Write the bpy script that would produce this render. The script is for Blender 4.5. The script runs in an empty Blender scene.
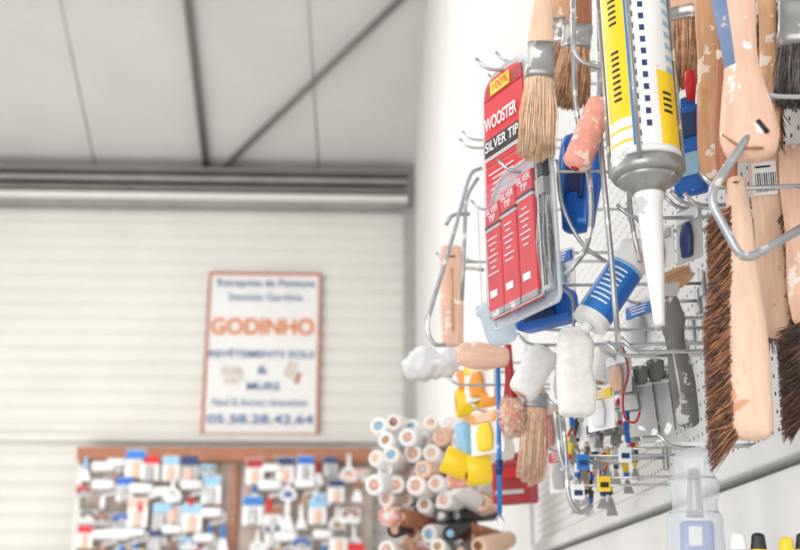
import bpy, bmesh, math, random
from mathutils import Vector, Matrix, Euler
random.seed(7)
R=math.radians
F=1136.0
CAM=Vector((0,0,1.5))
ROT=Euler((R(90+17.1),0,R(-2.17))).to_matrix()
def W(px,py,Y):
    d=ROT@Vector(((px-400)/F,(275-py)/F,-1)); return CAM+d*(Y/d.y)
def K(px,py,Y):
    d=ROT@Vector(((px-400)/F,(275-py)/F,-1)); return (Y/d.y)/F
def lin(c):
    o=[]
    for a in c:
        a=a/255.0
        o.append(a/12.92 if a<=.04045 else ((a+.055)/1.055)**2.4)
    return (o[0],o[1],o[2],1)
MATS={}
def mat(name,col,rough=.5,metal=0,var=.12,scale=25,spot=None,sa=.6,sscale=60,bump=0,stretch=None,clear=None):
    m=bpy.data.materials.new(name); m.use_nodes=True; nt=m.node_tree; N=nt.nodes; L=nt.links
    b=N['Principled BSDF']; b.inputs['Roughness'].default_value=rough; b.inputs['Metallic'].default_value=metal
    tc=N.new('ShaderNodeTexCoord'); mp=N.new('ShaderNodeMapping'); L.new(tc.outputs['Object'],mp.inputs['Vector'])
    if stretch: mp.inputs['Scale'].default_value=stretch
    n=N.new('ShaderNodeTexNoise'); n.inputs['Scale'].default_value=scale; n.inputs['Detail'].default_value=4
    L.new(mp.outputs[0],n.inputs['Vector'])
    r=N.new('ShaderNodeValToRGB'); c=lin(col)
    r.color_ramp.elements[0].position=.3; r.color_ramp.elements[1].position=.7
    r.color_ramp.elements[0].color=tuple(x*(1-var*1.6) for x in c[:3])+(1,)
    r.color_ramp.elements[1].color=tuple(min(1,x*(1+var)) for x in c[:3])+(1,)
    L.new(n.outputs['Fac'],r.inputs['Fac']); out=r.outputs['Color']
    if spot:
        n2=N.new('ShaderNodeTexNoise'); n2.inputs['Scale'].default_value=sscale; n2.inputs['Detail'].default_value=3
        L.new(tc.outputs['Object'],n2.inputs['Vector'])
        r2=N.new('ShaderNodeValToRGB'); r2.color_ramp.elements[0].position=sa; r2.color_ramp.elements[1].position=sa+.03
        L.new(n2.outputs['Fac'],r2.inputs['Fac'])
        mx=N.new('ShaderNodeMix'); mx.data_type='RGBA'; L.new(r2.outputs['Color'],mx.inputs[0])
        L.new(out,mx.inputs[6]); mx.inputs[7].default_value=lin(spot); out=mx.outputs[2]
    L.new(out,b.inputs['Base Color'])
    if bump:
        bp=N.new('ShaderNodeBump'); bp.inputs['Strength'].default_value=bump; bp.inputs['Distance'].default_value=.002
        L.new(n.outputs['Fac'],bp.inputs['Height']); L.new(bp.outputs[0],b.inputs['Normal'])
    if clear is not None:
        t=N.new('ShaderNodeBsdfTransparent'); t.inputs[0].default_value=(.97,.98,1,1)
        ms=N.new('ShaderNodeMixShader'); ms.inputs[0].default_value=clear
        L.new(t.outputs[0],ms.inputs[1]); L.new(b.outputs[0],ms.inputs[2]); L.new(ms.outputs[0],N['Material Output'].inputs[0])
    MATS[name]=m
WS=(8,8,1.2)
mat('wall_paint',(222,220,217),.8,var=.03,scale=3)
mat('siding',(219,216,209),.55,var=.03,scale=2)
mat('roof_panel',(205,204,201),.7,var=.03,scale=2)
mat('steel_grey',(168,167,164),.5,.2,var=.08,scale=5)
mat('steel_dark',(128,122,118),.6,.1,var=.08,scale=5)
mat('concrete',(186,184,181),.85,var=.08,scale=4)
mat('peg_white',(234,234,233),.45,var=.02,scale=10)
mat('peg_back',(84,82,80),.9)
mat('chrome',(200,202,205),.25,.9,var=.08,scale=40)
mat('wire_grey',(176,178,182),.35,.7,var=.12,scale=60,spot=(235,233,228),sa=.58)
mat('wood_pink',(234,190,166),.5,var=.08,scale=22,stretch=WS,spot=(246,234,226),sa=.62,sscale=70)
mat('wood_tan',(220,170,128),.5,var=.13,scale=22,stretch=WS,spot=(242,230,218),sa=.61,sscale=70)
mat('wood_light',(238,202,176),.5,var=.08,scale=22,stretch=WS,spot=(216,156,124),sa=.65,sscale=45)
mat('wood_brown',(166,106,76),.5,var=.2,scale=22,stretch=WS,spot=(226,206,190),sa=.66,sscale=70)
mat('bristle_tan',(234,192,156),.6,var=.14,scale=120)
mat('bristle_tan2',(248,222,196),.6,var=.08,scale=120)
mat('bristle_brown',(124,88,68),.6,var=.3,scale=120)
mat('bristle_dark',(80,62,54),.6,var=.3,scale=120)
mat('bristle_rust',(186,130,98),.6,var=.25,scale=120)
mat('bristle_grey',(126,124,122),.6,var=.3,scale=120)
mat('white_plastic',(240,240,239),.35,var=.03,spot=(204,204,204),sa=.68,sscale=35)
mat('white_fleece',(242,238,233),.95,var=.05,scale=160,bump=.35)
mat('white_paper',(242,242,242),.6,var=.02)
mat('grey_plastic',(104,101,97),.5,var=.15,spot=(184,182,178),sa=.6,sscale=70)
mat('grey_light',(194,194,194),.5,var=.06)
mat('black',(38,37,38),.45,var=.2)
mat('navy',(34,56,110),.45,var=.1)
mat('blue',(24,104,200),.35,var=.1,spot=(80,160,226),sa=.64)
mat('blue_label',(44,124,204),.4,var=.06,spot=(180,210,236),sa=.68,sscale=80)
mat('sky',(150,198,228),.35,var=.06)
mat('yellow',(252,212,40),.4,var=.04,spot=(238,238,232),sa=.7,sscale=50)
mat('orange',(242,158,58),.5,var=.08)
mat('sign_orange',(224,128,72),.6,var=.05)
mat('sign_brown',(186,110,74),.6,var=.1)
mat('sign_white',(226,225,222),.6,var=.03)
mat('sign_blue',(98,124,172),.6,var=.05)
mat('sign_pale',(206,196,188),.6,var=.1)
mat('red',(214,30,44),.4,var=.06)
mat('red_dark',(172,42,50),.5,var=.08)
mat('pink',(238,166,152),.85,var=.1,scale=150,bump=.5,spot=(250,222,212),sa=.56,sscale=70)
mat('cardboard',(196,158,120),.8)
mat('clear',(235,240,244),.06,var=0,clear=.06)
mat('clear_blue',(195,218,234),.12,var=.02,clear=.5)
mat('clear_milk',(222,226,228),.15,var=.03,clear=.42)
mat('bag_white',(240,241,242),.2,var=.04,scale=60,bump=.5,clear=.82)
mat('display_back',(190,174,162),.8,var=.05)
mat('metal_blade',(162,162,161),.35,.6,var=.12,scale=30,spot=(225,222,216),sa=.6)
mat('blue_pt',(112,134,170),.5,var=.12,spot=(220,194,178),sa=.58,sscale=50)

class B:
    def __init__(s): s.v=[];s.f=[];s.m=[];s.s=[];s.mats=[]
    def mi(s,m):
        if m not in s.mats: s.mats.append(m)
        return s.mats.index(m)
    def add(s,vs,fs,m,sm=True,M=None):
        o=len(s.v)
        for v in vs:
            v=Vector(v)
            s.v.append(tuple(M@v) if M else tuple(v))
        for i,f in enumerate(fs):
            s.f.append([a+o for a in f]); s.m.append(s.mi(m[i] if isinstance(m,list) else m)); s.s.append(sm)
    def box(s,c,sz,m,bev=0,M=None,rot=None):
        bm=bmesh.new(); bmesh.ops.create_cube(bm,size=1)
        for v in bm.verts: v.co=Vector((v.co.x*sz[0],v.co.y*sz[1],v.co.z*sz[2]))
        if bev: bmesh.ops.bevel(bm,geom=bm.edges[:],offset=min(bev,min(sz)*.45),segments=2,affect='EDGES',profile=.5)
        X=Matrix.Translation(Vector(c))
        if rot: X=X@Euler(rot).to_matrix().to_4x4()
        if M: X=M@X
        bm.verts.ensure_lookup_table()
        s.add([v.co.copy() for v in bm.verts],[[v.index for v in f.verts] for f in bm.faces],m,False,X); bm.free()
    def loft(s,secs,m,n=24,M=None,dens=1,r0=0,r1=0,bump=0):
        S=[tuple(q)+((2,) if len(q)==5 else ()) for q in secs]
        if dens>1:
            D=[]
            for i in range(len(S)-1):
                p0=S[max(0,i-1)];p1=S[i];p2=S[i+1];p3=S[min(len(S)-1,i+2)]
                for j in range(dens):
                    t=j/dens
                    q=[.5*((2*b)+(-a+c)*t+(2*a-5*b+4*c-d)*t*t+(-a+3*b-3*c+d)*t**3) for a,b,c,d in zip(p0,p1,p2,p3)]
                    q[0]=p1[0]+(p2[0]-p1[0])*t
                    D.append(tuple(q))
            D.append(S[-1]); S=D
        def rnd(q,e,sg):
            out=[]
            for a in (30,55,75,88):
                c=math.cos(R(a)); out.append((q[0]+sg*e*math.sin(R(a)),q[1],q[2],q[3]*c,q[4]*c,q[5]))
            return out
        if r0:
            sg=1 if S[0][0]>S[1][0] else -1; S=rnd(S[0],r0,sg)[::-1]+S
        if r1:
            sg=-1 if S[-2][0]>S[-1][0] else 1; S=S+rnd(S[-1],r1,sg)
        vs=[];fs=[];mm=[]
        for (z,cx,cy,rx,ry,p) in S:
            for i in range(n):
                t=2*math.pi*i/n; c=math.cos(t); d=math.sin(t); e=2.0/p
                q=1+ (random.uniform(-bump,bump) if bump else 0)
                vs.append((cx+q*rx*math.copysign(abs(c)**e,c),cy+q*ry*math.copysign(abs(d)**e,d),z))
        for k in range(len(S)-1):
            for i in range(n):
                j=(i+1)%n; fs.append([k*n+i,k*n+j,(k+1)*n+j,(k+1)*n+i])
                if callable(m): mm.append(m(360*(i+.5)/n,(S[k][0]+S[k+1][0])/2))
                else: mm.append(m)
        fs.append(list(range(n))); fs.append([(len(S)-1)*n+i for i in range(n)])
        mm.append(m(0,S[0][0]) if callable(m) else m); mm.append(m(0,S[-1][0]) if callable(m) else m)
        s.add(vs,fs,mm,True,M)
    def ring(s,ro,ri,h,m,mi_,M,n=24):
        P=[(ri,0),(ro*.93,0),(ro,-h*.05),(ro,-h*.95),(ro*.93,-h),(ri,-h)]
        vs=[];fs=[];mm=[]
        for r,z in P:
            for i in range(n): a=2*math.pi*i/n; vs.append((r*math.cos(a),r*math.sin(a),z))
        for k in range(len(P)):
            k2=(k+1)%len(P)
            for i in range(n):
                j=(i+1)%n; fs.append([k*n+i,k*n+j,k2*n+j,k2*n+i]); mm.append(mi_ if k==len(P)-1 else m)
        s.add(vs,fs,mm,True,M)
    def tube(s,pts,r,m,n=8,rc=0,M=None):
        P=[Vector(p) for p in pts]
        if rc:
            Q=[P[0]]
            for i in range(1,len(P)-1):
                a=P[i-1]-P[i]; b=P[i+1]-P[i]; ra=min(rc,a.length*.45); rb=min(rc,b.length*.45)
                A=P[i]+a.normalized()*ra; C=P[i]+b.normalized()*rb
                for j in range(7):
                    t=j/6; Q.append(A*(1-t)**2+P[i]*2*t*(1-t)+C*t*t)
            Q.append(P[-1]); P=Q
        up=None; vs=[];fs=[]
        for i,p in enumerate(P):
            t=(P[min(i+1,len(P)-1)]-P[max(0,i-1)]).normalized()
            if up is None:
                up=t.orthogonal().normalized()
            up=(up-t*up.dot(t)).normalized(); w=t.cross(up)
            for j in range(n):
                a=2*math.pi*j/n; vs.append(p+(up*math.cos(a)+w*math.sin(a))*r)
        for i in range(len(P)-1):
            for j in range(n):
                k=(j+1)%n; fs.append([i*n+j,i*n+k,(i+1)*n+k,(i+1)*n+j])
        fs.append(list(range(n))); fs.append([(len(P)-1)*n+j for j in range(n)])
        s.add(vs,fs,m,True,M)
    def prism(s,out,y0,y1,m,M=None):
        n=len(out); vs=[(x,y0,z) for x,z in out]+[(x,y1,z) for x,z in out]
        fs=[list(range(n)),list(range(n,2*n))]+[[i,(i+1)%n,(i+1)%n+n,i+n] for i in range(n)]
        s.add(vs,fs,m,False,M)
    def hair(s,n,fn,r,ms,M=None):
        for _ in range(n):
            a,b=fn(); a=Vector(a); b=Vector(b); t=(b-a)
            if t.length<1e-6: continue
            u=t.orthogonal().normalized(); w=t.normalized().cross(u)
            mid=(a+b)/2+u*random.uniform(-.04,.04)*t.length+w*random.uniform(-.04,.04)*t.length
            vs=[]
            for p,q in ((a,1),(mid,.9),(b,.45)):
                for j in range(3):
                    g=2*math.pi*j/3; vs.append(p+(u*math.cos(g)+w*math.sin(g))*r*q)
            fs=[[0,1,4,3],[1,2,5,4],[2,0,3,5],[3,4,7,6],[4,5,8,7],[5,3,6,8],[6,7,8]]
            s.add(vs,fs,random.choice(ms),True,M)
    def make(s,name,Mw=None,k=1.0,recenter=False,parent=None):
        vs=[Vector(v)*k for v in s.v]; off=Vector((0,0,0))
        if recenter:
            lo=Vector([min(v[i] for v in vs) for i in range(3)]); hi=Vector([max(v[i] for v in vs) for i in range(3)]); off=(lo+hi)/2
            vs=[v-off for v in vs]
        me=bpy.data.meshes.new(name); me.from_pydata([tuple(v) for v in vs],[],s.f)
        for q in s.mats: me.materials.append(MATS[q])
        me.polygons.foreach_set('material_index',s.m); me.polygons.foreach_set('use_smooth',s.s)
        bm=bmesh.new(); bm.from_mesh(me); bmesh.ops.recalc_face_normals(bm,faces=bm.faces[:]); bm.to_mesh(me); bm.free()
        me.update()
        o=bpy.data.objects.new(name,me); bpy.context.scene.collection.objects.link(o)
        if parent: o.parent=parent
        o.matrix_world=Mw if Mw is not None else Matrix.Translation(off)
        return o
def frame(T,Bt,face=0):
    z=(T-Bt).normalized()
    fr=(CAM-T); fr.z=0; fr.normalize()
    fr=Matrix.Rotation(R(face),3,'Z')@fr
    y=-fr; y=(y-z*y.dot(z)).normalized(); x=y.cross(z)
    M=Matrix((x,y,z)).transposed().to_4x4(); M.translation=T
    return M
def hang(name,b,t,bt,L,face=0):
    T=W(*t); Q=W(*bt); k=(T-Q).length/L
    M=frame(T,Q,face)
    o=b.make(name,M,k); o['k']=k
    return o
def text(body,parent,loc,w,h,m,off=0.0,rot=(math.pi/2,0,0),name='label_text'):
    c=bpy.data.curves.new(name,'FONT'); c.body=body; c.align_x='CENTER'; c.align_y='CENTER'; c.size=1; c.offset=off; c.extrude=.0
    o=bpy.data.objects.new(name,c); bpy.context.scene.collection.objects.link(o)
    bpy.context.view_layer.update(); d=o.dimensions
    o.data.materials.append(MATS[m]); o.parent=parent
    o.location=loc; o.rotation_euler=rot; o.scale=(w/max(d.x,1e-4),h/max(d.y,1e-4),1)
    return o

# ------------------------------------------------------------------ ROOM
XR=.40; YB=7.8; XL=-4.6; YF=-3.0
ZR=W(200,172,YB).z; SL=.404; YRID=4.6; ZRID=ZR+(YB-YRID)*SL; ZF=ZRID-(YRID-YF)*.3
def plain(name,c,s,m):
    b=B(); b.box(c,s,m); return b.make(name,recenter=True)
plain('floor',((XR+XL)/2,(YB+YF)/2,-.05),(XR-XL+.4,YB-YF+.4,.1),'concrete')
def gable(name,x0,x1,m):
    b=B(); out=[(YF-.1,0),(YB,0),(YB,ZR),(YRID,ZRID),(YF-.1,ZF)]
    vs=[(x0,y,z) for y,z in out]+[(x1,y,z) for y,z in out]; n=5
    b.add(vs,[list(range(n)),list(range(n,2*n))]+[[i,(i+1)%n,(i+1)%n+n,i+n] for i in range(n)],m,False)
    return b.make(name,recenter=True)
gable('wall_right',XR,XR+.12,'wall_paint'); gable('wall_left',XL-.12,XL,'wall_paint')
b=B(); prof=[]; z=0.0; P=.105
while z<ZR:
    prof+=[(z,0),(z+P*.72,0),(z+P*.80,.012),(z+P*.92,.012)]; z+=P
prof.append((ZR,0))
vs=[];fs=[]
for z,d in prof: vs+=[(XL-.1,YB+d,z),(XR+.1,YB+d,z)]
for i in range(len(prof)-1): fs.append([2*i,2*i+1,2*i+3,2*i+2])
b.add(vs,fs,'siding',False); b.box(((XL+XR)/2,YB+.06,ZR/2),(XR-XL+.2,.06,ZR),'siding')
b.make('wall_back',recenter=True)
b=B(); cx=(XL+XR)/2
b.box((XL+.4,YF-.06,ZF/2),(.8,.12,ZF),'wall_paint'); b.box((XR-.3,YF-.06,ZF/2),(.6,.12,ZF),'wall_paint')
b.box((cx,YF-.06,(ZF+3.6)/2),(XR-XL-1.4,.12,ZF-3.6),'wall_paint'); b.make('wall_front',recenter=True)
b=B(); t=.1
out=[(YF-.2,ZF-.06),(YRID,ZRID),(YB+.1,ZR-.04),(YB+.1,ZR+t),(YRID,ZRID+t),(YF-.2,ZF+t)]
vs=[(XL-.2,y,z) for y,z in out]+[(XR+.2,y,z) for y,z in out]; n=6
b.add(vs,[[0,1,1+n,n],[1,2,2+n,1+n],[2,3,3+n,2+n],[3,4,4+n,3+n],[4,5,5+n,4+n],[5,0,n,5+n],[0,1,4,5],[1,2,3,4],[n,1+n,4+n,5+n],[1+n,2+n,3+n,4+n]],'roof_panel',False)
b.make('ceiling',recenter=True)
def roofpt(px,py,drop=.03):
    d=ROT@Vector(((px-400)/F,(275-py)/F,-1))
    t=(ZR-drop+YB*SL-1.5)/(d.z+d.y*SL); return CAM+d*t
def ext(a,b2,s): return a+(b2-a)*s
a=roofpt(207,176,.05); c=roofpt(187,0,.05)
b=B(); b.tube([a,ext(a,c,2.2)],.03,'steel_dark',n=4); b.make('roof_purlin',recenter=True)
a=roofpt(213,178,.06); c=roofpt(400,0,.06)
b=B(); b.tube([a,ext(a,c,1.15)],.022,'steel_dark',n=4); b.make('roof_brace',recenter=True)
b=B()
for (p,q) in (((95,165),(60,0)),((319,170),(308,0))):
    a=roofpt(*p,.003); c=roofpt(*q,.003); b.tube([a,ext(a,c,1.8)],.005,'steel_grey',n=4)
b.make('trim_ceiling_joint',recenter=True)
b=B(); z1=W(200,172,YB-.15).z; z0=W(200,203,YB-.15).z; xe=W(407,190,YB-.1).x; L=xe-XL; xm=(xe+XL)/2
b.box((xm,YB-.02,(z0+z1)/2),(L,.02,z1-z0),'steel_grey'); b.box((xm,YB-.11,z1),(L,.2,.025),'steel_dark'); b.box((xm,YB-.11,z0+.015),(L,.2,.03),'steel_grey')
b.box((xm,YB-.2,z0+.03),(L,.02,.05),'siding'); b.box((xm,YB-.14,z0+.10),(L,.08,.03),'steel_dark'); b.box((xm,YB-.12,z1-.05),(L,.06,.03),'steel_grey')
b.make('eave_beam',recenter=True)
b=B(); b.box((XR-.04,YB-.04,ZR/2),(.08,.08,ZR-.05),'steel_grey',.004); b.make('trim_corner',recenter=True)
b=B(); zl=W(200,438,YB-.05).z; b.box(((XL+XR)/2-.05,YB-.03,zl),(XR-XL-.2,.06,.05),'siding',.006); b.make('trim_back_ledge',recenter=True)

# ------------------------------------------------------------------ SIGN
YS=YB-.035; k=K(262,355,YS)
cx=(W(205,355,YS).x+W(320,355,YS).x)/2; cz=(W(262,273,YS).z+W(262,436,YS).z)/2
sw=(W(320,355,YS).x-W(205,355,YS).x); sh=W(262,273,YS).z-W(262,436,YS).z
b=B(); b.box((0,0,0),(sw,.012,sh),'sign_white',.002)
e=.018
for sx in (-1,1): b.box((sx*(sw/2-e/2),-.008,0),(e,.02,sh),'sign_brown',.002)
for sz in (-1,1): b.box((0,-.008,sz*(sh/2-e/2)),(sw-2*e-.002,.02,e),'sign_brown',.002)
b.box((-.21,-.008,-.13),(.14,.006,.06),'sign_pale',.002); b.box((-.14,-.008,-.17),(.02,.006,.08),'sign_pale',.001); b.box((-.21,-.008,-.2),(.1,.006,.05),'sign_pale',.001)
b.box((.2,-.008,-.12),(.08,.006,.12),'sign_pale',.002,rot=(0,.4,0)); b.box((.25,-.008,-.18),(.03,.006,.08),'sign_brown',.001,rot=(0,.3,0))
sign=b.make('wall_sign',Matrix.Translation((cx,YS,cz)))
def sl(body,px0,px1,py,hp,m,off=.0):
    c=W((px0+px1)/2,py,YS); text(body,sign,(c.x-cx,-.02,c.z-cz),(px1-px0)*k,hp*k,m,off)
sl('Entreprise de Peinture',217,315,284,10,'sign_blue',.012)
sl('Stanislas Gardinia',228,303,298,8,'sign_blue',0)
sl('GODINHO',211,314,328,17,'sign_orange',.02)
sl('REVÊTEMENTS SOLS',209,314,355,9,'sign_blue',.012)
sl('&',257,267,371,8,'sign_blue',.01)
sl('MURS',247,279,387,8,'sign_blue',.012)
sl('Neuf & Ancien rénovation',213,306,403,8,'sign_blue',0)
sl('05.58.28.42.64',208,312,420,9,'sign_blue',.015)

# ------------------------------------------------------------------ BACK DISPLAY BOARD
YD=7.5
kd=K(220,500,YD)
def D(px,py): return W(px,py,YD)
b=B()
x0=D(72,500).x; x1=D(372,500).x; zt=D(220,446).z; zb=.9
b.box(((x0+x1)/2,YD+.12,(zt+zb)/2),(x1-x0,.03,zt-zb),'display_back')
b.box(((x0+x1)/2,YD+.07,zt-.05),(x1-x0,.1,.09),'wood_brown',.005)
b.box((D(233,500).x,YD+.09,(zt+zb)/2-.06),(.04,.06,zt-zb-.12),'wood_brown',.004)
b.box((x0+.02,YD+.09,(zt+zb)/2-.06),(.04,.06,zt-zb-.12),'siding',.004)
for s_ in (x0+.05,x1-.05): b.box((s_,YD+.15,zb/2+.2),(.06,.04,zb+.4),'steel_grey')
board=b.make('display_board',recenter=True)
b=B()
rr=random.Random(12)
def tool(b,px,py,kind,rr,g):
    c=D(px,py); x,z=c.x,c.z; y=YD+.02+rr.uniform(-.03,.02)
    col=rr.choice(['white_plastic','white_paper','white_paper','white_plastic','white_fleece','grey_light'])
    acc=rr.choice(['red_dark','blue_label','red','blue','navy','sky','grey_plastic','sky','cardboard','white_paper','wood_brown','wood_pink'])
    u=kd*g
    b.tube([(x,YD+.10,z+9*u),(x,y-.03,z+9*u)],.004,'chrome',n=6)
    if kind==0:
        b.box((x,y,z),(16*u,.02,23*u),col,.004); b.box((x,y-.015,z+7*u),(15*u,.012,7*u),acc,.003); b.box((x,y-.02,z-5*u),(6*u,.03,12*u),rr.choice(['grey_light','wood_pink','metal_blade']),.006)
    elif kind==1:
        M=Matrix.Translation((x-9*u,y-.02,z+3*u))@Matrix.Rotation(R(90),4,'Y')
        b.loft([(0,0,0,4.5*u,4.5*u),(18*u,0,0,4.5*u,4.5*u)],'white_paper',12,M,r0=u,r1=u)
        b.tube([(x+10*u,y,z+3*u),(x+12*u,y,z+3*u),(x+12*u,y,z-4*u),(x,y,z-6*u),(x,y,z-9*u)],.008,'white_plastic',6,.02)
        b.loft([(z-8*u,x,y,2*u,2*u),(z-13*u,x,y,2.6*u,2.6*u),(z-18*u,x,y,1.8*u,1.8*u)],acc,10,r0=u*.5,r1=u)
    elif kind==2:
        b.box((x,y,z-3*u),(17*u,.01,12*u),rr.choice(['metal_blade','white_paper','grey_light']),.003)
        b.tube([(x-5*u,y-.01,z-3*u),(x-5*u,y-.05,z),(x+5*u,y-.05,z),(x+5*u,y-.01,z-3*u)],.012,acc,8,.02)
    elif kind==3:
        b.prism([(x-2*u,z),(x+2*u,z),(x+6*u,z-12*u),(x-6*u,z-12*u)],y-.003,y+.003,'white_plastic')
        b.loft([(z+12*u,x,y,1.8*u,1.2*u),(z+6*u,x,y,2.6*u,1.6*u),(z,x,y,2*u,1.3*u)],acc,10,r0=u,r1=u*.3)
    else:
        b.tube([(x,y,z+12*u),(x,y,z),(x-6*u,y,z-4*u),(x-6*u,y,z-10*u),(x+6*u,y,z-10*u),(x+6*u,y,z-4*u),(x,y,z)],.014,'white_paper',8,.02)
        b.box((x,y-.01,z-7*u),(7*u,.02,4*u),acc,.003)
py=468
while py<650:
    px=86
    while px<366:
        if abs(px-233)>11: tool(b,px+rr.uniform(-3,3),py+rr.uniform(-5,5),rr.choice([0,0,0,1,2,3,1,4]),rr,rr.uniform(.9,1.35))
        px+=rr.uniform(14,19)
    py+=23
b.make('hanging_decorating_tools',recenter=True)

# ------------------------------------------------------------------ PEGBOARD
XP=.385
zpb=W(800,436,.4/.39*.98).z
zpb=min(zpb,1.735); PZ0=zpb; PY0=.45; PY1=2.5; pit=.0165; PZ1=PZ0+.98
b=B(); vs=[];fs=[]
ny=int((PY1-PY0)/pit); nz=int((PZ1-PZ0)/pit); h=pit/2; hr=.0022
sq=[(h,0),(h,h),(0,h),(-h,h),(-h,0),(-h,-h),(0,-h),(h,-h)]
for i in range(ny):
    for j in range(nz):
        cy=PY0+h+i*pit; cz_=PZ0+h+j*pit; o=len(vs)
        for q in range(8): vs.append((XP,cy+sq[q][0],cz_+sq[q][1]))
        for q in range(8): a=math.pi/4*q; vs.append((XP,cy+hr*math.cos(a),cz_+hr*math.sin(a)))
        for q in range(8): fs.append([o+q,o+(q+1)%8,o+8+(q+1)%8,o+8+q])
b.add(vs,fs,'peg_white',False)
b.box((XP+.008,(PY0+PY1)/2,(PZ0+PZ1)/2),(.004,PY1-PY0,PZ1-PZ0),'peg_back')
b.box((XP+.001,PY1+.008,(PZ0+PZ1)/2),(.022,.016,PZ1-PZ0),'peg_white')
b.make('pegboard',recenter=True)
b=B()
b.box((XP-.002,(PY0+PY1)/2,PZ0-.012),(.028,PY1-PY0,.022),'peg_white',.003)
b.box((XP+.004,(PY0+PY1)/2,PZ0-.13),(.02,PY1-PY0,.2),'peg_white',.003)
b.make('trim_pegboard_rail',recenter=True)

HK=B()
def hook(px,py,Y,over=.02,tip=.014,r=.0021):
    w=W(px,py,Y)
    HK.tube([(XP+.004,w.y,w.z+.004),(w.x+.01,w.y,w.z),(w.x-over,w.y,w.z),(w.x-over-.012,w.y,w.z+tip)],r,'chrome',8,.012)
    HK.box((XP-.003,w.y,w.z+.003),(.004,.012,.03),'chrome',.001)

# ------------------------------------------------------------------ TOOL BUILDERS
def flatbrush(name,t,bt,L,hl,hw,fl,fw,bl,bw,wood='wood_tan',br=('bristle_tan','bristle_tan2'),nb=700,thick=.55,face=0,fer='metal_blade'):
    b=B()
    b.loft([(0,0,0,hw*.7,hw*.5),(-hl*.25,0,0,hw*.85,hw*.55),(-hl*.5,0,0,hw*.7,hw*.55),(-hl*.8,0,0,hw,hw*.6),(-hl,0,0,fw*.92,fw*thick*.9)],wood,20,dens=5,r0=hw*.4)
    b.loft([(-hl+1,0,0,fw,fw*thick,3),(-hl-fl*.2,0,0,fw*1.03,fw*thick*1.05,3),(-hl-fl*.3,0,0,fw*.99,fw*thick,3),(-hl-fl*.7,0,0,fw*.99,fw*thick,3),(-hl-fl*.8,0,0,fw*1.03,fw*thick*1.05,3),(-hl-fl,0,0,fw,fw*thick,3)],fer,24)
    def fn():
        a=random.uniform(0,6.283); q=math.sqrt(random.random()); x=q*math.cos(a); y=q*math.sin(a)
        l=bl*random.uniform(.86,1)*(1-.12*q)
        return (x*fw*.93,y*fw*thick*.9,-hl-fl+1),(x*bw+random.gauss(0,1),y*bw*thick+random.gauss(0,1),-hl-fl-l)
    b.hair(nb,fn,.75,list(br))
    b.loft([(-hl-fl+1,0,0,fw*.85,fw*thick*.8),(-hl-fl-bl*.7,0,0,(fw+bw)*.38,(fw+bw)*.38*thick)],br[0],12,r1=4)
    return hang(name,b,t,bt,L,face)
def knife(name,t,bt,L,c1,c2,w=7,blade=True,face=20,hlr=.55):
    b=B(); hl=L*hlr
    b.loft([(0,0,0,w*.8,w*.6,3),(-hl*.3,0,0,w,w*.7,3),(-hl*.6,0,0,w*.8,w*.6,3),(-hl,0,0,w*.75,w*.5,3)],lambda a,z:c2 if (z>-hl*.25 or z<-hl*.85) else c1,16,dens=5,r0=w*.4)
    if blade:
        b.loft([(-hl+1,0,0,w*.4,w*.3),(-hl-6,0,0,w*.3,w*.25)],'chrome',10)
        b.prism([(-w*.5,-hl-4),(w*.5,-hl-4),(w*1.5,-L),(-w*1.5,-L)],-.6,.6,'metal_blade')
    return hang(name,b,t,bt,L,face)
def arch(w,zt,zb,ah,cx=0):
    o=[(cx-w,zb),(cx+w,zb)]
    for i in range(13):
        a=math.pi*i/12; o.append((cx+w*math.copysign(abs(math.cos(a))**.6,math.cos(a)),zt-ah+ah*math.sin(a)**.6))
    return o

# 1a. single brush pack (behind)
b=B(); w=40; Lp=240
b.prism(arch(w,2,-Lp,24),1,3,'clear_milk')
b.prism(arch(w-3,-2,-Lp+4,22),-1,1,'grey_light')
b.prism(arch(w-5,-6,-98,20),-2.5,-1,'red')
b.prism([(-w+5,-27),(w-5,-27),(w-5,-12),(-w+14,-12)],-3.2,-2.5,'red_dark')
b.prism([(-20,-11),(14,-11),(14,-25),(-20,-25)],-4.2,-3.2,'yellow')
b.prism([(-w+5,-88),(w-5,-88),(w-5,-70),(-w+5,-70)],-3.4,-2.5,'black')
b.prism([(-w+5,-93),(w-5,-93),(w-5,-89),(-w+5,-89)],-3.4,-2.5,'grey_light')
b.prism([(-w+5,-200),(w-5,-200),(w-5,-100),(-w+5,-100)],-2.5,-1,'red')
b.tube([(-w,0,-Lp),(-w,0,-22),(-w*.6,0,-3),(0,0,2),(w*.6,0,-3),(w,0,-22),(w,0,-Lp),(-w,0,-Lp)],1.8,'clear_milk',8,14)
for q in range(7): b.box((-6+3*(q%2),-3,-108-q*5.5),(44-7*(q%3),.6,1.3),'white_paper')
pk=hang('paintbrush_blister_pack',b,(504,66,1.17),(511,298,1.17),Lp,-57)
def pt(pk,s,x,z,w,h,m,off=.01,y=-4.4):
    kk=pk['k']; text(s,pk,(x*kk,y*kk,z*kk),w*kk,h*kk,m,off)
pt(pk,'WOOSTER',-3,-55,58,14,'white_paper',.02); pt(pk,'SILVER TIP',-2,-79,60,11,'white_paper',.012); pt(pk,'100%',-3,-18,28,9,'red')
hook(504,70,1.17)
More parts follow.
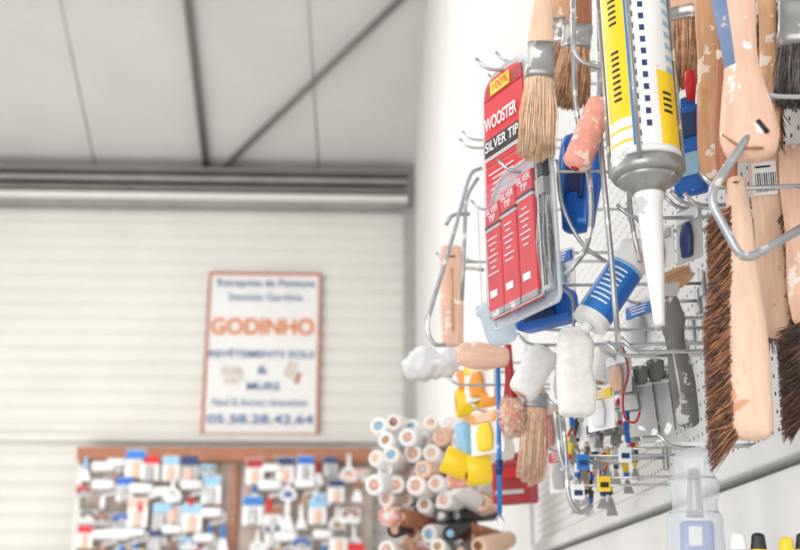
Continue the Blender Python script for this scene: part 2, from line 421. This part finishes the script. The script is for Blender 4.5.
# 1b. three-brush pack in front
b=B(); w=70; Lp=150
out=[(-w,-Lp+8),(-w+8,-Lp),(w-8,-Lp),(w,-Lp+8),(w,20),(w-8,30),(-w+30,30),(-w+12,18),(-w,0)]
b.prism(out,1,2.5,'clear_milk')
COL=((-48,-4),(-12,2),(25,8))
for i,(xc,zz) in enumerate(COL):
    b.box((xc,-6,(zz-Lp+10)/2),(34,9,(zz+Lp-10)),'red',1.5)
    b.box((xc,-6.3,zz-26),(34.6,9.6,3),'black'); b.box((xc,-6.3,zz-30),(34.6,9.6,3),'grey_light')
    b.box((xc,-6.3,-Lp+15),(34.6,9.8,8),'metal_blade',1)
    b.box((xc-3,-11,-112),(15,.8,8),'white_paper')
    for q in range(7): b.box((xc-1,-11,zz-42-q*7),(22-6*((q+i)%3),.8,1.3),'white_paper')
b.box((56,-6,8),(18,9,34),'black',1); b.box((56,-6,-20),(18,9,20),'metal_blade',1); b.box((56,-5,-84),(16,7,104),'grey_light',1)
def fn():
    x=random.uniform(48,64); y=random.uniform(-9,-2); return (x,y,-30),(x+random.gauss(0,1),y,-Lp+14+random.uniform(0,6))
b.hair(160,fn,.6,['bristle_grey','grey_plastic','grey_light'])
b.box((0,-8,(20-Lp)/2+2),(w*2-6,22,Lp+10),'clear',5)
b.tube([(-w,-1,0),(-w,-1,-Lp),(w,-1,-Lp),(w,-1,28),(-w+30,-1,28),(-w,-1,0)],2.2,'clear_milk',8,8)
b.tube([(-w+4,-19,-6),(-w+4,-19,-Lp+5),(w-4,-19,-Lp+5),(w-4,-19,24)],1,'clear_milk',6,6)
pk=hang('paintbrush_blister_pack',b,(520,188,1.12),(527,316,1.12),Lp,-59)
for i,(xc,zz) in enumerate(COL):
    pt(pk,'SILVER',xc,zz-8,29,8,'white_paper',.012,-11.2); pt(pk,'TIP',xc,zz-18,15,8,'white_paper',.012,-11.2)
hook(528,172,1.12)

# 2. brushes upper middle
flatbrush('paintbrush',(546,-60,1.05),(535,166,1.05),228,110,11,34,13,84,16.5,'wood_light',nb=1200)
flatbrush('paintbrush',(590,-70,1.12),(568,108,1.12),178,100,10,22,13,60,17,'wood_brown',('bristle_rust','bristle_tan'),nb=600)
flatbrush('paintbrush',(560,-60,1.18),(564,96,1.18),150,80,9,22,11,50,14,'wood_tan',('bristle_rust','bristle_tan'),nb=400)

# 3. sealant cartridge in a skeleton gun
b=B()
def lab(a,z):
    if z>-6 or z<-214: return 'white_plastic'
    u=((a-180)%360)/180.0
    if u>1: return 'yellow'
    if u<.10: return 'white_plastic'
    if u<.40:
        if .22<u<.32 and int(-z/3)%2==0 and (-90<z<-20 or -165<z<-110): return 'black'
        if z<-180: return 'white_plastic' if int(-z/4)%3 else 'yellow'
        return 'yellow'
    if u<.44: return 'blue_label'
    if u<.66:
        if .53<u<.59 and (int(-z/4)%3!=1) and -200<z: return 'navy'
        if .47<u<.49: return 'grey_plastic' if int(-z/2)%2 else 'white_plastic'
        return 'white_plastic'
    if z>-138: return 'white_plastic' if (u<.8 or int(-z/6)%2) else 'sky'
    if .72<u<.84 and -182<z<-158: return 'black' if int(-z/3)%2 else 'yellow'
    return 'yellow'
rc=31
S=[(-i*3.0,0,0,rc,rc) for i in range(0,76)]
b.loft(S,lab,120,r0=1)
b.loft([(-220,0,0,rc+2.5,rc+2.5),(-230,0,0,rc+2.5,rc+2.5),(-234,0,0,rc,rc)],'metal_blade',48)
b.loft([(-212,0,0,rc+1,rc+1),(-219,0,0,rc+1,rc+1)],'white_plastic',48)
b.loft([(-232,0,0,29,29),(-238,0,0,27,27),(-243,0,0,17,17),(-249,0,0,15,15)],'metal_blade',40)
b.loft([(-246,0,0,14,14),(-254,0,0,13.5,13.5),(-258,0,0,11.5,11.5),(-320,0,0,8.5,8.5),(-366,0,0,5,5),(-372,0,0,4.6,4.6)],'white_plastic',32)
for sx,sy in ((-1,.3),(1,.3),(-.17,-1.04)): b.tube([(sx*(rc+2.2),sy*(rc+2),10),(sx*(rc+2.2),sy*(rc+2),-226)],1.9,'metal_blade',8)
b.tube([(0,0,0),(0,0,60)],4,'chrome',10)
hang('sealant_gun',b,(629,-45,.88),(660,330,.88),376,0)
hook(634,-30,.9)

# 4. pink mini roller and wire frames
b=B(); b.loft([(0,0,0,14,14),(-70,0,0,15,15)],'pink',32,dens=12,r0=6,r1=8,bump=.04)
b.loft([(3,0,0,4,4),(14,0,0,3,3)],'grey_plastic',12); b.loft([(-77,0,0,4.5,4.5),(-79,0,0,4,4)],'red_dark',12)
hang('mini_paint_roller',b,(600,105,1.0),(574,170,1.0),80,0)
b=B()
b.tube([W(x,y,1.0) for x,y in ((604,96),(612,70),(574,62),(572,-30))],.0025,'wire_grey',8,.02)
b.tube([W(x,y,1.03) for x,y in ((573,-30),(574,100),(592,190),(590,245),(566,275))],.0028,'wire_grey',8,.03)
b.tube([W(x,y,1.02) for x,y in ((598,-30),(600,140),(611,255),(619,352))],.0028,'wire_grey',8,.03)
b.tube([W(x,y,1.08) for x,y in ((556,160),(562,210),(582,246),(606,262))],.0022,'wire_grey',8,.02)
b.tube([W(x,y,1.1) for x,y in ((628,180),(632,225),(640,262))],.0025,'wire_grey',8,.02)
b.make('roller_wire_frame',recenter=True)

# 5. roller frame with pink wooden handle and big bent wire
b=B()
b.loft([(0,0,0,22,14),(-50,0,0,19,13),(-110,0,0,15,12),(-150,0,0,21,13),(-180,0,0,25,14),(-192,0,0,23,13)],
       lambda a,z:'blue_pt' if (180<a<255 and z>-116) else 'wood_pink',40,dens=8,r0=6,r1=12)
T=W(728,-45,.78); Q=W(753,166,.78); kq=(T-Q).length/208; Mx=frame(T,Q)
M_=Mx.inverted()
wp=[M_@W(x,y,.772)/kq for x,y in ((752,132),(733,158),(708,197),(743,262),(830,212))]
b.tube(wp,3.8,'wire_grey',12,14)
b.tube([(8,-13,-172),(15,-12,-184)],2.2,'black',8)
b.tube([(-22,-6,-178),(-8,-15,-196),(10,-13,-198)],1.3,'wood_brown',6,6)
b.make('paint_roller_frame',Mx,kq)

# 6. hand brush with dark bristles
b=B()
b.loft([(0,-2,0,9,9,2.4),(-40,-1,0,13,11,2.4),(-95,0,0,15,13,2.6),(-150,1,0,19,14,2.8),(-215,1,0,21,14,2.8),(-255,1,0,20,14,2.8)],'wood_light',32,dens=6,r0=6,r1=10)
b.loft([(-4,-2,-9,3,2),(-4.5,-2,-12,3,2)],'black',10)
def fn():
    z=-random.uniform(28,262); xe=-13 if z>-120 else -17
    y=random.uniform(-11,11); l=random.uniform(17,27)+ (3 if z<-100 else 0)
    return (xe+5,y,z),(xe-l*.8,y*1.3+random.gauss(0,2.5),z-random.uniform(6,34))
b.hair(3300,fn,.75,['bristle_brown','bristle_dark','bristle_brown','bristle_rust','bristle_rust'])
hang('hand_brush',b,(738,182,.86),(751,441,.86),265,0)
hook(738,188,.87)
def hbr(name,t,bt,L,w,label=False,wood='wood_light',face=0,br=None):
    b=B()
    b.loft([(0,0,0,w*.8,w*.55,2.6),(-L*.2,0,0,w*.95,w*.6,2.6),(-L*.5,0,0,w*.85,w*.55,2.6),(-L*.85,0,0,w,w*.6,2.6),(-L,0,0,w*.85,w*.5,2.6)],wood,28,dens=5,r0=5,r1=8)
    if label:
        b.box((-1,-w*.62,-42),(w*1.4,1.5,34),'white_paper')
        for q in range(10): b.box((-9+q*2,-w*.62-1,-46),(1.1 if q%3 else .6,.5,19),'black')
        b.box((-2,-w*.62-1,-30),(14,.5,2),'black')
    if br:
        def fn():
            z=-random.uniform(L*.35,L*.98); x=random.uniform(-w*.8,w*.8)
            return (x,w*.3,z),(x*1.5+random.gauss(0,3),w*.5+random.uniform(16,26),z-random.uniform(5,20))
        b.hair(900,fn,.9,list(br))
    return hang(name,b,t,bt,L,face)
hbr('block_brush',(763,142,.93),(777,330,.93),188,16,True,br=('bristle_dark','bristle_brown'))
hbr('block_brush',(792,150,.90),(806,318,.90),172,15,False,'wood_pink',br=('bristle_dark','bristle_rust'))
b=B()
b.loft([(0,0,0,16,10,3),(-110,0,0,18,11,3)],'wood_tan',20,dens=3,r0=4,r1=6)
def fn():
    z=-random.uniform(2,110); return (-12,random.uniform(-9,9),z),(-30-random.uniform(0,10),random.gauss(0,8),z-random.uniform(8,30))
b.hair(1500,fn,.8,['bristle_dark','bristle_brown','bristle_dark'])
hang('scrubbing_brush',b,(812,320,.88),(818,418,.88),112,0)

# 8. wooden brushes upper right
flatbrush('paintbrush',(683,-70,1.0),(679,92,1.0),162,85,17,12,19,66,17,'wood_pink',('bristle_tan','bristle_rust'),nb=900,face=-20)
hbr('masonry_brush',(706,-40,.95),(712,172,.95),212,12,False,'wood_tan')
hbr('masonry_brush',(725,-60,.90),(727,178,.90),240,10,False,'wood_brown')
hbr('masonry_brush',(765,-60,.86),(771,128,.86),190,9,False,'wood_tan',br=('bristle_dark','bristle_rust'))
flatbrush('paintbrush',(800,-60,.84),(795,112,.84),172,60,14,50,17,62,18,'wood_pink',('bristle_grey','bristle_dark'),nb=700)
hook(804,97,.82,.03); hook(684,-40,1.0); hook(728,-45,.8)
b=B(); b.box((0,0,-42),(30,14,84),'blue',4); b.box((0,-8,-20),(22,2,24),'navy',1); b.box((0,-8,-58),(24,2,22),'sky',1); b.box((0,0,4),(14,3,14),'blue',1)
hang('blue_refill_packet',b,(688,108,1.02),(692,197,1.02),86,-25)
b=B(); b.loft([(0,0,0,5,4),(-10,0,0,6,5),(-30,0,0,4,4)],'red',12,r0=2); hang('red_marker',b,(690,72,.98),(691,100,.98),30,0)

# 9. blue plastic holders behind the pack
b=B()
b.loft([(0,0,0,19,9,3),(-30,0,0,21,10,3),(-60,0,0,17,9,3),(-82,0,0,14,8,3)],'blue',24,dens=4,r0=5,r1=5)
b.tube([(-10,-9,-10),(-10,-12,-60)],2.5,'blue_label'); b.tube([(8,-9,-10),(8,-12,-60)],2.5,'navy')
b.box((0,-9,-40),(18,4,26),'navy',1.5)
hang('paint_pad_holder',b,(582,138,1.14),(578,232,1.14),86,-30)
b=B(); b.box((0,0,-16),(52,24,28),'blue',5); b.box((0,-10,-6),(54,10,6),'blue_label',2); b.loft([(0,10,0,9,7),(-6,10,0,7,5)],'navy',12); b.box((0,-13,-20),(30,2,10),'navy',1)
hang('paint_pad',b,(544,292,1.2),(549,332,1.2),34,-30)
b=B(); b.loft([(0,0,0,20,20),(-8,0,0,21,21),(-10,0,0,18,18),(-38,0,0,16,16),(-42,0,0,13,13)],'clear_blue',28,r1=2); b.tube([(0,0,0),(0,0,20)],2,'clear_milk')
hang('plastic_cup',b,(494,304,1.25),(504,344,1.25),44,0)

# 10. blue/white silicone tube, tilted
b=B()
def l2(a,z):
    u=((a-180)%360)/180.0
    if z>-26: return 'white_plastic'
    if u<1 and .3<u<.62 and int(-z/3)%2==0 and -84<z<-34: return 'white_paper'
    if z>-30: return 'sky'
    if z<-92: return 'white_plastic'
    return 'blue_label' if (u<.7 or u>1) else 'blue'
b.loft([(-i*2.0,0,0,20,20) for i in range(0,52)],l2,48,r0=1,r1=1)
b.loft([(8,0,0,12,12),(2,0,0,17,17),(-1,0,0,20.5,20.5),(-5,0,0,20.5,20.5)],'white_plastic',32,r0=2)
b.loft([(-103,0,0,7,7),(-112,0,0,5,5)],'white_plastic',14)
hang('silicone_tube',b,(638,250,1.12),(586,328,1.12),108,0)
b=B(); b.loft([(0,0,0,9,9),(-10,0,0,11,11),(-38,0,0,12,12),(-46,0,0,9,9)],'wood_tan',20,dens=3,r0=4,r1=4)
hang('wooden_handle',b,(688,272,1.15),(652,292,1.15),48,0)

# 11. grey plastic handled scraper
b=B()
b.loft([(0,0,0,10,6,3),(-22,0,0,14,7,3),(-30,0,0,12,7,3),(-48,0,0,10,8),(-85,1,0,13,9),(-120,1,0,12,8),(-132,1,0,11,7)],'grey_plastic',24,dens=5,r0=4,r1=6)
b.prism([(-8,0),(8,0),(14,18),(-14,18)],-1,1,'metal_blade')
b.tube([(-4,-7,-55),(-3,-10,-110)],1.2,'grey_light')
hang('paint_scraper',b,(669,300,1.08),(688,424,1.08),134,0)

# 12. white rollers and sponge
b=B(); b.loft([(-2,0,0,15,11,4),(-12,1,0,18,14,4),(-40,-1,0,17,14,4),(-60,1,0,19,15,4),(-82,0,0,17,13,4)],'white_fleece',32,dens=5,r0=4,r1=4,bump=.012); b.box((0,0,2),(26,20,6),'white_plastic',2); b.tube([(0,0,0),(0,0,40),(-20,0,52)],1.6,'wire_grey',8,10)
hang('foam_paint_pad',b,(574,333,1.15),(577,417,1.15),86,15)
def roller(name,t,bt,L,r,m='white_fleece',core='cardboard',bump=.025,face=0):
    b=B(); b.loft([(0,0,0,r*.9,r*.9),(-L*.1,0,0,r,r),(-L*.9,0,0,r,r),(-L,0,0,r*.9,r*.9)],m,28,dens=8,r0=r*.2,r1=r*.2,bump=bump)
    b.loft([(r*.25,0,0,r*.4,r*.4),(-2,0,0,r*.4,r*.4)],core,14); b.loft([(-L+2,0,0,r*.4,r*.4),(-L-r*.25,0,0,r*.4,r*.4)],core,14)
    return hang(name,b,t,bt,L,face)
roller('roller_sleeve',(545,352,1.3),(522,392,1.3),50,16)
roller('roller_sleeve',(610,345,1.35),(600,380,1.35),44,14,'white_fleece')
roller('roller_sleeve',(420,372,1.9),(448,362,1.9),44,10,'white_fleece','grey_light',.03)
b=B()
b.loft([(0,0,0,8,6),(-10,0,0,14,12),(-22,3,0,17,14),(-32,-3,0,13,13),(-42,-1,0,17,14),(-52,0,0,8,8)],'bag_white',22,dens=3,bump=.16,r0=3,r1=3)
b.loft([(2,2,3,6,5),(-10,4,10,14,9),(-30,6,14,12,9),(-40,8,16,6,5)],'bag_white',14,dens=2,bump=.2)
hang('plastic_wrapped_roller',b,(406,370,1.88),(460,356,1.88),54,0)
# 13. wooden handles on the left
b=B()
b.loft([(0,0,0,10,5,3),(-25,0,0,11,6,3),(-60,0,0,11,6,3),(-96,0,0,10,5,3)],'wood_pink',24,dens=4,r0=3,r1=3)
b.loft([(-10,0,-6,4,1),(-11,0,-6.5,4,1)],'black',10); b.tube([(0,-6.5,-22),(0,-6.5,-85)],1.2,'wood_tan')
hang('wooden_float_handle',b,(451,248,1.6),(453,345,1.6),97,0)
b=B(); b.loft([(0,0,0,11,9),(-14,0,0,13,10),(-34,0,0,15,11),(-48,0,0,12,9)],'wood_pink',24,dens=4,r0=4,r1=4)
b.box((-1,0,-40),(22,16,5),'pink',1)
hang('wooden_brush_handle',b,(506,358,1.5),(459,354,1.5),50,0)
# 14. bent wire frames on the left
b=B()
for pts,Y in (([(482,168),(470,172),(455,230),(426,325),(432,345),(446,345)],1.5),([(478,178),(466,196),(464,250),(462,300)],1.55),([(440,268),(470,268),(484,270)],1.6),([(446,225),(452,214),(470,214)],1.55)):
    b.tube([W(x,y,Y) for x,y in pts],.003,'wire_grey',8,.02)
b.make('roller_wire_frame',recenter=True)
for q in ((520,62,1.35),(512,84,1.4),(482,148,1.5),(484,140,1.55),(494,210,1.5),(484,262,1.55),(470,385,1.6),(720,208,.95),(705,205,1.0),(650,218,1.05),(655,352,1.05),(640,356,1.1),(600,345,1.15),(575,410,1.3),(560,330,1.25),(622,330,1.2),(750,340,1.0),(690,318,1.08),(458,262,1.6),(545,345,1.3),(575,285,1.2),(692,448,1.06),(500,372,1.8),(470,372,1.9),(600,405,1.4),(640,368,1.28),(600,460,1.4)):
    hook(*q)

# 14b. small carded packs hanging close to the pegboard
def card(name,px,py,Y,h,w,c1,c2,c3,face=-50):
    b=B(); b.prism(arch(w/2,0,-h,6),0,1.2,c1); b.box((0,-1.5,-h*.2),(w*.9,2,h*.22),c2,.6); b.loft([(-h*.36,0,-3,w*.16,3),(-h*.6,0,-3.5,w*.24,4),(-h*.92,0,-3,w*.2,3)],c3,14,dens=3,r0=1,r1=1)
    for q in range(3): b.box((0,-2.8,-h*.14-q*3),(w*.6-q*3,.6,1.2),'white_paper')
    hang(name,b,(px,py,Y),(px+h*.03,py+h,Y),h,face); hook(px,py+3,Y,.012)
for i,a in enumerate(((562,352,1.42,50,40,'white_paper','sky','grey_light'),(600,386,1.3,44,40,'white_paper','yellow','white_plastic'),(640,300,1.22,52,44,'white_paper','blue_label','grey_light'),
          (560,250,1.35,46,40,'white_plastic','blue','sky'),(618,352,1.28,42,36,'grey_light','white_paper','wood_pink'),(548,402,1.6,48,40,'white_paper','wood_pink','pink'),
          (486,408,1.75,46,50,'white_paper','orange','yellow'),(526,386,1.62,44,44,'white_plastic','sky','white_paper'),(688,205,1.06,56,36,'grey_light','white_paper','navy'),(478,360,1.8,40,44,'white_paper','yellow','orange'),
          (660,228,1.1,40,36,'white_paper','grey_light','red_dark'),(560,448,1.55,44,36,'white_paper','red','grey_light'))):
    card('carded_tool_pack',*a)

# 15. tape rolls
def roll(name,t,bt,L,r,m,core='cardboard'):
    T=W(*t);Q=W(*bt); k=(T-Q).length/L; b=B(); b.ring(r,r*.55,L,m,core,None,28); b.loft([(-L*.15,0,0,r*.56,r*.56),(-L*.85,0,0,r*.56,r*.56)],core,20); return b.make(name,frame(T,Q),k)
roll('masking_tape_roll',(458,382,1.85),(484,380,1.85),26,11,'orange','white_plastic')
roll('masking_tape_roll',(484,383,1.8),(500,382,1.8),16,10,'white_plastic','orange')
roll('masking_tape_roll',(456,404,1.85),(480,402,1.85),24,14,'yellow','orange')
roll('masking_tape_roll',(480,402,1.8),(500,400,1.8),20,12,'orange','yellow')
roll('masking_tape_roll',(444,458,1.8),(468,468,1.8),26,14,'yellow')
roll('masking_tape_roll',(466,470,1.8),(490,468,1.8),22,15,'yellow','orange')
roll('masking_tape_roll',(448,480,1.85),(468,478,1.85),22,10,'pink','white_plastic')
# sleeve stack
b=B(); rr=random.Random(5)
Ys=2.25; row=0; py=424
while py<566:
    low=py>=508
    px=(386 if row%2 else 377)+ (8 if low else 0)
    while px<(482 if not low else 476):
        a=rr.uniform(7.5,11); c=W(px+rr.uniform(-3,3),py+rr.uniform(-3,3),Ys+rr.uniform(-.06,.06)); k=K(px,py,Ys)
        ax=Vector((-.5+rr.uniform(-.3,.3),-1,rr.uniform(-.25,.25))).normalized()
        M=Matrix.Translation(c)@ax.to_track_quat('Z','Y').to_matrix().to_4x4()@Matrix.Scale(k,4)
        m=rr.choice(['white_fleece']*7+['white_plastic','white_paper','wood_light','wood_pink','yellow','white_fleece'] if not low else ['wood_brown','black','grey_plastic','white_fleece','wood_light','white_fleece','wood_pink','pink'])
        cr=rr.choice(['cardboard','wood_light','wood_pink','wood_brown','white_plastic','wood_pink','grey_light','sky'])
        b.ring(a,a*.5,75,m,cr,M,20)
        b.loft([(-.6,0,0,a*.52,a*.52),(-8,0,0,a*.5,a*.5)],cr,12,M)
        px+=rr.uniform(16,20)
    py+=15.5; row+=1
c0=W(380,566,2.35)
b.box(((c0.x+XR)/2,2.5,c0.z),(XR-c0.x,.3,.012),'peg_white',.002)
b.make('roller_sleeve_stack',recenter=True)

# 16. round bristle brushes, low middle
b=B()
b.loft([(0,0,0,3,3),(-30,0,0,4,4),(-45,0,0,6,6)],'red_dark',14,dens=3)
def fn():
    a=random.uniform(0,6.283); u=random.uniform(-1,1); q=math.sqrt(1-u*u); d=Vector((q*math.cos(a),q*math.sin(a),u))
    return Vector((0,0,-58))+d*6,Vector((0,0,-60))+Vector((d.x*13,d.y*13,d.z*19))*random.uniform(.85,1.05)
b.hair(900,fn,.8,['pink','bristle_tan2','bristle_tan2']); b.loft([(-48,0,0,8,8),(-60,0,0,10,10),(-72,0,0,8,8)],'pink',14,dens=3)
hang('round_duster_brush',b,(508,345,1.5),(513,441,1.5),80,0)
flatbrush('paintbrush',(538,375,1.5),(530,490,1.5),115,20,9,14,12,80,14,'wood_tan',('bristle_tan2','pink','bristle_tan'),nb=700)
b=B(); b.tube([(0,0,0),(0,0,-148)],2.4,'blue_label'); b.loft([(-95,0,0,4,4),(-110,0,0,4,4)],'navy',10); b.tube([(0,0,-148),(-4,0,-156),(0,0,-166),(4,0,-156),(0,0,-148)],1,'chrome')
hang('blue_extension_rod',b,(498,368,1.5),(500,532,1.5),166,0)
b=B(); b.box((0,0,-20),(40,24,40),'red_dark',3); b.box((-2,-13,-12),(28,2,10),'red',1); b.box((0,0,4),(16,2,10),'red_dark',1); b.box((0,-13,-30),(30,2,4),'grey_light',.5)
hang('red_abrasive_box',b,(514,462,2.0),(516,506,2.0),42,-25)
b=B()
b.tube([W(x,y,1.35) for x,y in ((562,415),(566,450),(568,500),(580,515),(592,505))],.003,'wire_grey',8,.03)
b.tube([W(x,y,1.35) for x,y in ((556,412),(560,460),(572,480))],.003,'wire_grey',8,.02)
b.make('metal_hanger_loop',recenter=True)
roller('roller_sleeve',(472,430,1.85),(508,436,1.85),40,13,'white_fleece','sky')
roller('roller_sleeve',(474,452,1.9),(512,449,1.9),40,11,'white_fleece','white_plastic')
roller('roller_sleeve',(462,424,1.8),(466,455,1.8),30,8,'sky','white_plastic',.01)

# 17. filling knives, scissors and scrapers cluster
rk=random.Random(3)
cols=['yellow','blue','black','red','white_plastic','navy','black','blue','wood_tan','grey_plastic','grey_light']
for j in range(4):
    for i in range(9):
        px=572+i*7.6+rk.uniform(-3,3); py=402+j*23+rk.uniform(-6,6)
        if py>464 and px>612: continue
        Y=1.36+.05*j+rk.uniform(-.02,.02)
        dx=rk.uniform(-7,9)
        knife('putty_knife',(px,py,Y),(px+dx,py+rk.uniform(34,44),Y),60,rk.choice(cols),rk.choice(cols),rk.uniform(4.5,6.5),face=rk.uniform(-30,40),hlr=rk.choice([.6,.7,.5]))
b=B()
for (px,py,m1) in ((604,484,'yellow'),(583,462,'blue_label'),(578,492,'white_paper'),(625,455,'white_paper')):
    c=W(px,py,1.33); kq=K(px,py,1.33); b.box((c.x,c.y,c.z),(13*kq,.004,15*kq),m1,.001); b.box((c.x,c.y-.003,c.z-1*kq),(8*kq,.002,5*kq),'black' if m1=='yellow' else 'navy')
    b.tube([(c.x,c.y,c.z+6*kq),(XP,c.y,c.z+8*kq)],.0015,'chrome',6)
b.make('price_tags',recenter=True)
for q in ((655,362,660,442),(640,368,645,436),(626,366,630,410),(668,372,668,430)):
    b=B(); b.loft([(0,0,0,9,7),(-14,0,0,8,6),(-20,0,0,6,5)],'grey_plastic',16,r0=3); b.prism([(-14,-18),(12,-18),(16,-78),(-17,-78)],-1,1,'metal_blade'); b.box((0,-1.5,-20),(26,2,4),'grey_light',.5)
    hang('taping_knife',b,(q[0],q[1],1.28),(q[2],q[3],1.28),78,-15)
b=B(); b.tube([W(x,y,1.2) for x,y in ((622,345),(630,372),(622,395),(624,420),(636,424),(640,412))],.0014,'red_dark',8,.02); b.make('red_cord',recenter=True)

# 18. clear pack with blue tool, bottom
b=B()
b.loft([(0,0,0,12,6,3),(-6,0,0,20,9,3),(-26,0,0,21,10,3),(-34,0,0,26,12,3),(-60,0,0,23,12,3),(-70,0,0,28,13,3),(-125,0,0,30,14,4)],'clear_milk',32,dens=4,r0=3,r1=3)
b.box((2,-4,-94),(34,14,40),'blue_label',4); b.box((2,-12,-90),(14,2,20),'white_paper',1); b.loft([(-20,0,0,6,5),(-50,0,0,8,6),(-70,0,0,9,6)],'metal_blade',14,dens=3)
b.box((0,0,4),(26,2,10),'clear_milk',.8)
for zz,ww in ((-30,24),(-65,26)): b.tube([(-ww,-8,zz),(0,-13,zz),(ww,-8,zz)],1,'grey_light',6,5)
hang('sealed_tool_pack',b,(693,450,1.06),(697,572,1.06),125,-10)
for i,(px,c1,c2) in enumerate(((758,'yellow','black'),(786,'black','yellow'),(803,'yellow','black'),(738,'grey_light','white_plastic'))):
    knife('putty_knife',(px,536+(4 if i==1 else 0),.98),(px+6,640,.98),110,c1,c2,9,face=0)
HK.make('pegboard_hook_set',recenter=True)

# ------------------------------------------------------------------ LIGHT
w=bpy.data.worlds.new('World'); bpy.context.scene.world=w; w.use_nodes=True
bg=w.node_tree.nodes['Background']; bg.inputs[0].default_value=(.97,.98,1,1); bg.inputs[1].default_value=1.6
def area(name,loc,tgt,sx,sy,e,col=(1,.995,.99)):
    l=bpy.data.lights.new(name,'AREA'); l.shape='RECTANGLE'; l.size=sx; l.size_y=sy; l.energy=e; l.color=col
    o=bpy.data.objects.new(name,l); bpy.context.scene.collection.objects.link(o); o.location=loc
    o.rotation_euler=(Vector(tgt)-Vector(loc)).to_track_quat('-Z','Y').to_euler()
area('fill_overhead',(-2.2,3.6,4.8),(-2.2,4.4,0),2.5,3,120)  # added overhead fill; the roof carries no fitting here
area('fill_left',(-4.3,2.6,2.2),(.4,2.2,2.6),3.5,2,36,(1,1,1))  # added fill towards the right wall; the left wall has no window
area('fill_behind_camera',(-2.2,-2.4,2.2),(-.6,5,3.2),3.2,2.8,92,(1,1,1))  # added fill behind the camera, since sky through the opening is weak
area('fill_upward',(-2.4,4.6,1.0),(-1.8,6.6,4.8),2,1.5,56)  # invented upward fill to brighten the dark ceiling, out of view
# ------------------------------------------------------------------ CAMERA
c=bpy.data.cameras.new('camera'); o=bpy.data.objects.new('camera',c); bpy.context.scene.collection.objects.link(o)
o.location=CAM; o.rotation_euler=(R(90+17.1),0,R(-2.17)); c.lens=F*36/800; c.sensor_width=36; c.clip_start=.02
c.dof.use_dof=True; c.dof.focus_distance=1.08; c.dof.aperture_fstop=7.4
bpy.context.scene.camera=o
vs=bpy.context.scene.view_settings
vs.view_transform='Standard'; vs.look='None'; vs.exposure=0
